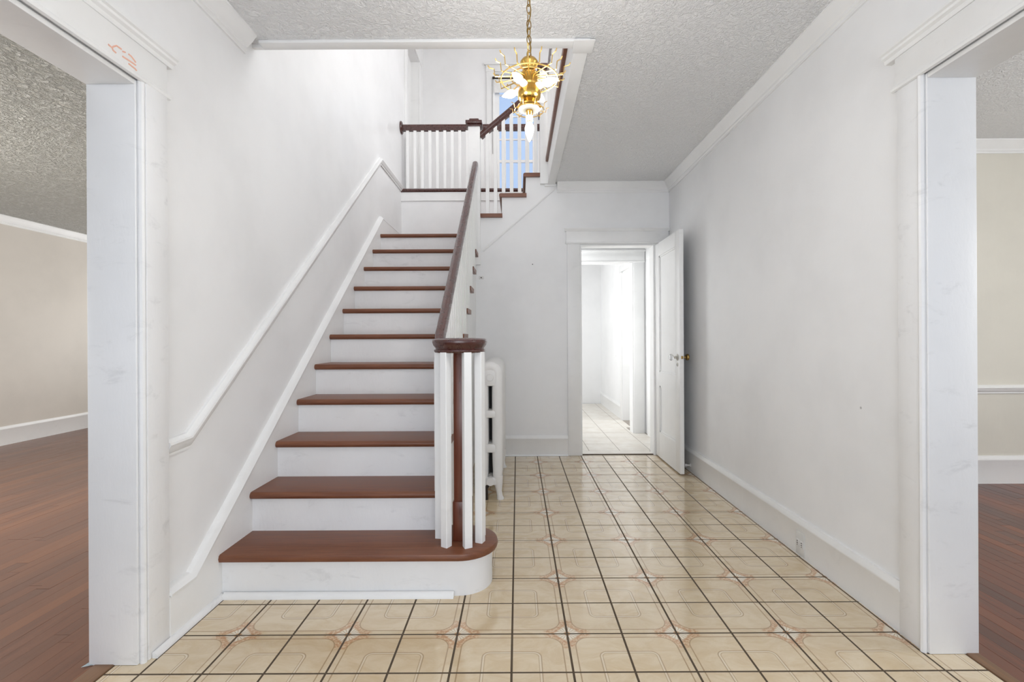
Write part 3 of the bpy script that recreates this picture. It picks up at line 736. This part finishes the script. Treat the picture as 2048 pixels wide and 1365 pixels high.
path = [(RX, 4.375, rail_top(4.375)-rh/2/cosr), (RX, 2.40, rail_top(2.40)-rh/2/cosr), (RX, 2.35, rail_top(2.35)-rh/2-0.002), (RX+0.003, 2.315, 1.108-rh/2), (RX+0.010, 2.28, 1.094-rh/2), (RX+0.045, 2.225, 1.090-rh/2)]
m = MB().sweep(list(reversed(path)), rail_prof(rw, rh), (1, 0, 0)); m.obj('handrail', 'rail', bal)
vx, vy = -0.262, 2.155
m = MB().lathe([(0.0, 1.032), (0.100, 1.032), (0.112, 1.034), (0.116, 1.040), (0.115, 1.046), (0.109, 1.049), (0.110, 1.054), (0.119, 1.066), (0.124, 1.080), (0.122, 1.090), (0.112, 1.096), (0.06, 1.0985), (0.0, 1.099)], (vx, vy, 0), 40)
m.obj('volute_cap', 'rail', bal)['label'] = 'round dark cap over the bottom newel'
nx, ny = -0.252, 2.165
m = MB(); m.box(nx-0.037, nx+0.037, ny-0.037, ny+0.037, RISE, 1.036, 0.004); m.box(nx-0.042, nx+0.042, ny-0.042, ny+0.042, RISE, 0.365, 0.004); m.obj('newel_post', 'newel', bal)['label'] = 'bare mahogany post inside the ring of white balusters'
for ang in (-188, -123, -66, -22, 26, 75):
    a = math.radians(ang); baluster(vx+0.098*math.cos(a), vy+0.096*math.sin(a), RISE, 1.036, bal, ang=a, w=0.0175)
for n in range(2, 12):
    for j in range(3):
        y = nos(n)+0.030+j*RUN/3
        if n == 11 and j > 0: continue
        if y > 4.33: continue
        baluster(RX+0.002, y, RISE*n, rail_top(y)-rh/cosr+0.006, bal, slope=S)
# newel on the landing corner, carrying the lower rail and the upper one
n1x, n1y, nh = -0.393, 4.432, 0.054
up = empty('balustrade', (n1x, n1y, LAND), label='balustrade of the upper flight between two capped white newels', cat='balustrade')
newel(n1x, n1y, 1.78, 3.085, nh, up)
n2x, n2y = 0.262, 4.432
newel(n2x, n2y, ZC-0.012, 3.60, 0.045, up)
SU = RISE/0.225
r0 = Vector((n1x+nh, DB+0.005, 2.985)); r1 = Vector((n2x-0.045, DB+0.005, 2.985+(n2x-0.045-n1x-nh)*SU))
m = MB().sweep([r0, r1], rail_prof(rw, rh), (0, 1, 0)); m.obj('handrail', 'rail', up)
cu = math.cos(math.atan(SU))
for i in range(3):
    for j in range(3):
        x = UN[i]+0.03+0.012+j*0.075
        if x < n1x+nh+0.02 or x > n2x-0.06: continue
        zr = r0.z + (x-r0.x)*SU - rh/2/cu
        baluster(x, DB+0.005, LAND+RISE*(i+1), zr+0.006, up, slope=SU, axis='x')
# balcony rail at the back of the landing
bc = empty('balustrade', (-0.5, DL, Z2), label='balcony balustrade above the landing wall with a dark rail and wall rosette', cat='balustrade')
m = MB().sweep([(XL+0.02, DL, 3.452), (WX-0.03, DL, 3.452)], rail_prof(0.062, 0.07), (0, 1, 0)); m.obj('handrail', 'rail', bc)
m = MB().lathe([(0.0, 0), (0.068, 0), (0.072, 0.008), (0.062, 0.018), (0.04, 0.022), (0.0, 0.022)], (XL, DL, 3.455), 20, Matrix.Rotation(PI/2, 4, 'Y')); m.obj('rosette', 'rail', bc)
x = XL+0.075
while x < WX-0.05:
    baluster(x, DL, Z2, 3.42, bc); x += 0.083
m = MB(); m.box(WX-0.03, WX+0.06, DL-0.045, DL+0.045, Z2, 3.56, 0.004); m.obj('newel_post', 'trim', bc)
m = MB(); m.box(WX-0.045, WX+0.075, DL-0.06, DL+0.06, 3.56, 3.60, 0.005); m.obj('newel_cap', 'rail', bc)
# upper hall rail along the right of the stairwell
hr = empty('balustrade', (WX+0.04, 3.3, Z2), label='upstairs balustrade along the right edge of the stairwell opening', cat='balustrade')
m = MB().sweep([(WX+0.01, n2y-0.045, 3.452), (WX+0.01, 2.45, 3.452)], rail_prof(0.058, 0.065), (1, 0, 0)); m.obj('handrail', 'rail', hr)
y = n2y-0.10
while y > 2.5:
    baluster(WX+0.01, y, Z2+0.004, 3.424, hr); y -= 0.083
newel(WX+0.01, 2.40, Z2+0.004, 3.60, 0.045, hr)

# ------------------------------------------------------------------ radiator under the stairs
rcx, ry0, rn, rp = -0.188, 3.205, 13, 0.066
rad = empty('radiator', (rcx, ry0+rn*rp/2, 0), label='white cast-iron column radiator standing beside the staircase', cat='radiator')
def section(y, end):
    m = MB(); z_lo, z_hi = 0.125, 0.862
    off = 0.0475
    pts = [(rcx+off, y, z_lo)] + [(rcx+off, y, z_lo+(z_hi-z_lo)*i/4) for i in range(1, 5)]
    for i in range(1, 8):
        a = PI*i/8; pts.append((rcx+off*math.cos(a), y, z_hi+0.9*off*math.sin(a)))
    pts += [(rcx-off, y, z_lo+(z_hi-z_lo)*i/4) for i in range(4, -1, -1)]
    # elliptical tube: wide across, flatter along the row
    rings = []
    n = len(pts)
    for i, p in enumerate(pts):
        p = Vector(p); t_ = (Vector(pts[min(i+1, n-1)])-Vector(pts[max(i-1, 0)])).normalized(); s_ = Vector((0, 1, 0)); u_ = t_.cross(s_)
        wid = 0.036 if p.z > 0.16 else 0.030
        rings.append([p + u_*(wid*math.cos(2*PI*q/14)) + s_*(0.029*math.sin(2*PI*q/14)) for q in range(14)])
    m.rings(rings)
    for za, zb in ((0.772, 0.885), (0.556, 0.607), (0.320, 0.378), (0.10, 0.152)):
        m.box(rcx-0.045, rcx+0.045, y-0.026, y+0.026, za, zb, 0.010)
    m.lathe([(0.0, -0.034), (0.026, -0.034), (0.030, -0.02), (0.030, 0.02), (0.026, 0.034), (0, 0.034)], (rcx, y, 0.125), 14, Matrix.Rotation(PI/2, 4, 'X'))
    m.lathe([(0.0, -0.034), (0.022, -0.034), (0.026, -0.02), (0.026, 0.02), (0.022, 0.034), (0, 0.034)], (rcx, y, 0.83), 14, Matrix.Rotation(PI/2, 4, 'X'))
    if end:
        for s_ in (-1, 1):
            rs = []
            for z, dx, r in ((0.16, 0.050, 0.034), (0.11, 0.052, 0.030), (0.06, 0.056, 0.020), (0.025, 0.062, 0.019), (0.010, 0.066, 0.024), (0.0, 0.066, 0.024)):
                rs.append([(rcx+s_*dx+r*math.cos(2*PI*q/12), y+r*0.9*math.sin(2*PI*q/12), z) for q in range(12)])
            m.rings(rs)
    return m
mid = None
for i in range(rn):
    y = ry0+0.03+i*rp
    if i in (0, rn-1): section(y, True).obj('section', 'enamel', rad)
    elif mid is None: mid = section(y, False).obj('section', 'enamel', rad); y_mid = y
    else:
        o = mid.copy(); C.objects.link(o); o.parent = rad; o.location = (0, y-y_mid, 0)
MB().tube([(rcx-0.03, ry0+0.02, 0.0), (rcx-0.03, ry0+0.02, 0.075), (rcx-0.01, ry0+0.02, 0.12)], 0.013, 10).obj('supply_pipe', 'iron', rad)
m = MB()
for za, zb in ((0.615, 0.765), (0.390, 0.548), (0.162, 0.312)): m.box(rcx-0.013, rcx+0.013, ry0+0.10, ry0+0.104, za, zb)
m.obj('gap_shade', 'dark', rad)  # thin dark plates painting the shade seen through the slots

# ------------------------------------------------------------------ chandelier
chx, chy, z0 = 0.0465, 1.70, 1.905
ch = empty('chandelier', (chx, chy, ZC), label='brass chandelier with bare candle bulbs and zigzag wire spokes', cat='chandelier')
c0 = Vector((chx, chy, 0))
m = MB().lathe([(0.0, 2.098), (0.010, 2.098), (0.026, 2.094), (0.032, 2.085), (0.031, 2.078), (0.022, 2.066), (0.021, 2.056), (0.030, 2.046), (0.033, 2.040), (0.030, 2.034), (0.031, 2.010), (0.034, 2.004), (0.032, 1.998),
                (0.038, 1.985), (0.042, 1.972), (0.040, 1.956), (0.032, 1.944), (0.022, 1.938), (0.030, 1.932), (0.042, 1.928), (0.044, 1.922), (0.040, 1.918), (0.0, 1.917)], c0, 28)
m.obj('body', 'brass', ch)
MB().lathe([(0.0, 1.9185), (0.039, 1.9175), (0.038, 1.914), (0.012, 1.912), (0.0, 1.912)], c0, 24).obj('lower_disc', 'dull', ch)
MB().lathe([(0.0, 1.914), (0.013, 1.914), (0.013, 1.895), (0.010, 1.885), (0.010, 1.870), (0.0, 1.870)], c0, 16).obj('stem', 'brass', ch)
def ring(r, z, rr, nm='ring'):
    return MB().tube([(chx+r*math.cos(2*PI*i/48), chy+r*math.sin(2*PI*i/48), z) for i in range(48)], rr, 6, closed=True).obj(nm, 'wire', ch)
ring(0.101, 2.024, 0.0024); ring(0.066, 2.031, 0.0022); ring(0.052, 1.912, 0.0018)
for i in range(18):
    a = 2*PI*(i+0.35)/18; d_ = Vector((math.cos(a), math.sin(a), 0)); k_ = 1 if i % 2 else 0.9
    tilt = 0.004
    pts = [c0+d_*0.030+Vector((0, 0, 2.030)), c0+d_*0.062+Vector((0, 0, 2.030)), c0+d_*0.122*k_+Vector((0, 0, 2.026)), c0+d_*0.126*k_+Vector((0, 0, 2.053)), c0+d_*0.143*k_+Vector((0, 0, 2.056)), c0+d_*0.148*k_+Vector((0, 0, 2.064))]
    MB().tube(pts, 0.0021, 6).obj('spoke', 'wire', ch)
for i in range(9):
    a = 2*PI*(i+0.2)/9; d_ = Vector((math.cos(a), math.sin(a), 0))
    pts = [c0+d_*0.040+Vector((0, 0, 1.914)), c0+d_*0.060+Vector((0, 0, 1.910)), c0+d_*0.062+Vector((0, 0, 1.924)), c0+d_*0.072+Vector((0, 0, 1.926))]
    MB().tube(pts, 0.0013, 6).obj('lower_spoke', 'wire', ch)
def bulb(base, dirv, scale=1.0):
    dirv = Vector(dirv).normalized(); q = Vector((0, 0, 1)).rotation_difference(dirv).to_matrix().to_4x4()
    s_ = scale
    MB().lathe([(0.0, -0.028), (0.012, -0.028), (0.013, -0.004), (0.011, 0.0), (0.0, 0.0)], base, 14, q).obj('socket', 'plastic', ch)
    b_ = MB().lathe([(0.0, 0.024*s_), (0.0174*s_, 0.024*s_), (0.0175*s_, 0.028*s_), (0.0150*s_, 0.042*s_), (0.010*s_, 0.057*s_), (0.0050*s_, 0.069*s_), (0.0012*s_, 0.075*s_), (0.0, 0.0755*s_)], base, 18, q).obj('bulb', 'bulb', ch)
    MB().lathe([(0.0, -0.002), (0.008*s_, -0.002), (0.011*s_, 0.006*s_), (0.0165*s_, 0.018*s_), (0.0175*s_, 0.025*s_), (0.0, 0.025*s_)], base, 18, q).obj('bulb_neck', 'bulb_off', b_)
    return b_
for a in (-121, -31, 59, 149):
    d_ = Vector((math.cos(math.radians(a)), math.sin(math.radians(a)), 0))
    bulb(c0 + d_*0.052 + Vector((0, 0, 1.992)), (d_.x, d_.y, 0.02), 0.85)
bulb(c0+Vector((0, 0, 1.872)), (0, 0, -1), 0.95)
for k_, (r_, a, z) in enumerate(((0.165, -121, 1.93), (0.165, -31, 1.93), (0.165, 59, 1.93), (0.165, 149, 1.93), (0.0, 0, 1.735))):
    lp = bpy.data.lights.new('bulb_glow', 'POINT'); lp.energy = 2.2 if r_ else 6.0; lp.color = (1, 0.975, 0.94); lp.shadow_soft_size = 0.03
    lo_ = bpy.data.objects.new('bulb_glow', lp); C.objects.link(lo_)
    lo_.location = (chx+r_*math.cos(math.radians(a)), chy+r_*math.sin(math.radians(a)), z)
def link(m, c, ang, L=0.034, W=0.0085):
    pts = []
    for i in range(16):
        a = 2*PI*i/16; u_ = W*math.cos(a); v_ = L/2*math.sin(a)
        pts.append((c.x+u_*math.cos(ang), c.y+u_*math.sin(ang), c.z+v_))
    m.tube(pts, 0.0018, 6, closed=True)
z = 2.110; i = 0; m = MB()
while z < ZC-0.02:
    link(m, Vector((chx, chy, z)), 0.5+(i % 2)*PI/2); z += 0.0275; i += 1
m.obj('chain', 'old_brass', ch)
pts = [(chx+0.007*math.sin(i*0.9), chy+0.007*math.cos(i*0.9), 2.095+i*0.02) for i in range(23)]
MB().tube(pts, 0.0022, 6).obj('cord', 'old_brass', ch)
MB().lathe([(0.0, ZC), (0.055, ZC), (0.055, ZC-0.008), (0.035, ZC-0.025), (0.010, ZC-0.032), (0.0, ZC-0.034)], c0, 24).obj('ceiling_rose', 'brass', ch)

# ------------------------------------------------------------------ small things
p = at(1601, 1088, X=XR-0.016)
ou = empty('wall_outlet', p, label='white wall outlet set in the right baseboard', cat='outlet')
MB().box(p.x-0.003, p.x, p.y-0.036, p.y+0.036, p.z-0.057, p.z+0.057, 0.0015).obj('cover_plate', 'plastic', ou)
for dy in (-0.017, 0.017):
    r_ = MB().box(p.x-0.006, p.x-0.003, p.y+dy-0.013, p.y+dy+0.013, p.z-0.017, p.z+0.017, 0.001).obj('receptacle', 'plastic', ou)
    mm = MB()
    mm.box(p.x-0.0068, p.x-0.0058, p.y+dy-0.004, p.y+dy+0.004, p.z+0.006, p.z+0.010); mm.box(p.x-0.0068, p.x-0.0058, p.y+dy-0.004, p.y+dy+0.004, p.z-0.004, p.z); mm.box(p.x-0.0068, p.x-0.0058, p.y+dy-0.002, p.y+dy+0.002, p.z-0.013, p.z-0.009)
    mm.obj('slots', 'dark', r_)
p = at(1381, 931, X=XR-0.016)
ds = empty('door_stop', p, label='small white door stop on the baseboard behind the open door', cat='door stop')
MB().lathe([(0, 0), (0.014, 0), (0.014, 0.004), (0.007, 0.008), (0.007, 0.034), (0, 0.034)], p, 14, Matrix.Rotation(-PI/2, 4, 'Y')).obj('stem', 'plastic', ds)
MB().lathe([(0, 0.032), (0.011, 0.032), (0.013, 0.038), (0.011, 0.048), (0, 0.050)], p, 14, Matrix.Rotation(-PI/2, 4, 'Y')).obj('bumper', 'plastic', ds)
p = at(962, 556, D=DB)
p.x = -0.335
wj = empty('wall_jack', p, label='tiny white phone jack on the wall beside the stair treads', cat='phone jack')
MB().box(p.x-0.022, p.x+0.022, DB-0.014, DB, p.z-0.014, p.z+0.014, 0.003).obj('case', 'plastic', wj)
MB().box(p.x-0.006, p.x+0.006, DB-0.0155, DB-0.0135, p.z-0.005, p.z+0.004).obj('socket', 'iron', wj)
q0 = at(181, 1328, Z=0.004)
m = MB(); v = [m.bm.verts.new((q0.x+a, q0.y+b, c_)) for a, b, c_ in ((-0.018, -0.016, 0.002), (0.014, -0.006, 0.004), (0.020, 0.026, 0.018), (-0.002, 0.020, 0.008))]
m.bm.faces.new(v); bmesh.ops.solidify(m.bm, geom=m.bm.faces[:], thickness=0.001)
o = m.obj('paper_scrap', 'paper'); tag(o, 'torn scrap of pale paper on the floor at the left jamb', 'paper')
p = at(1065, 529, D=DB)
o = MB().lathe([(0, 0), (0.005, 0), (0.004, 0.004), (0, 0.005)], p, 10, Matrix.Rotation(PI/2, 4, 'X')).obj('wall_nail', 'iron'); tag(o, 'single dark nail in the white wall left of the back doorway', 'nail')
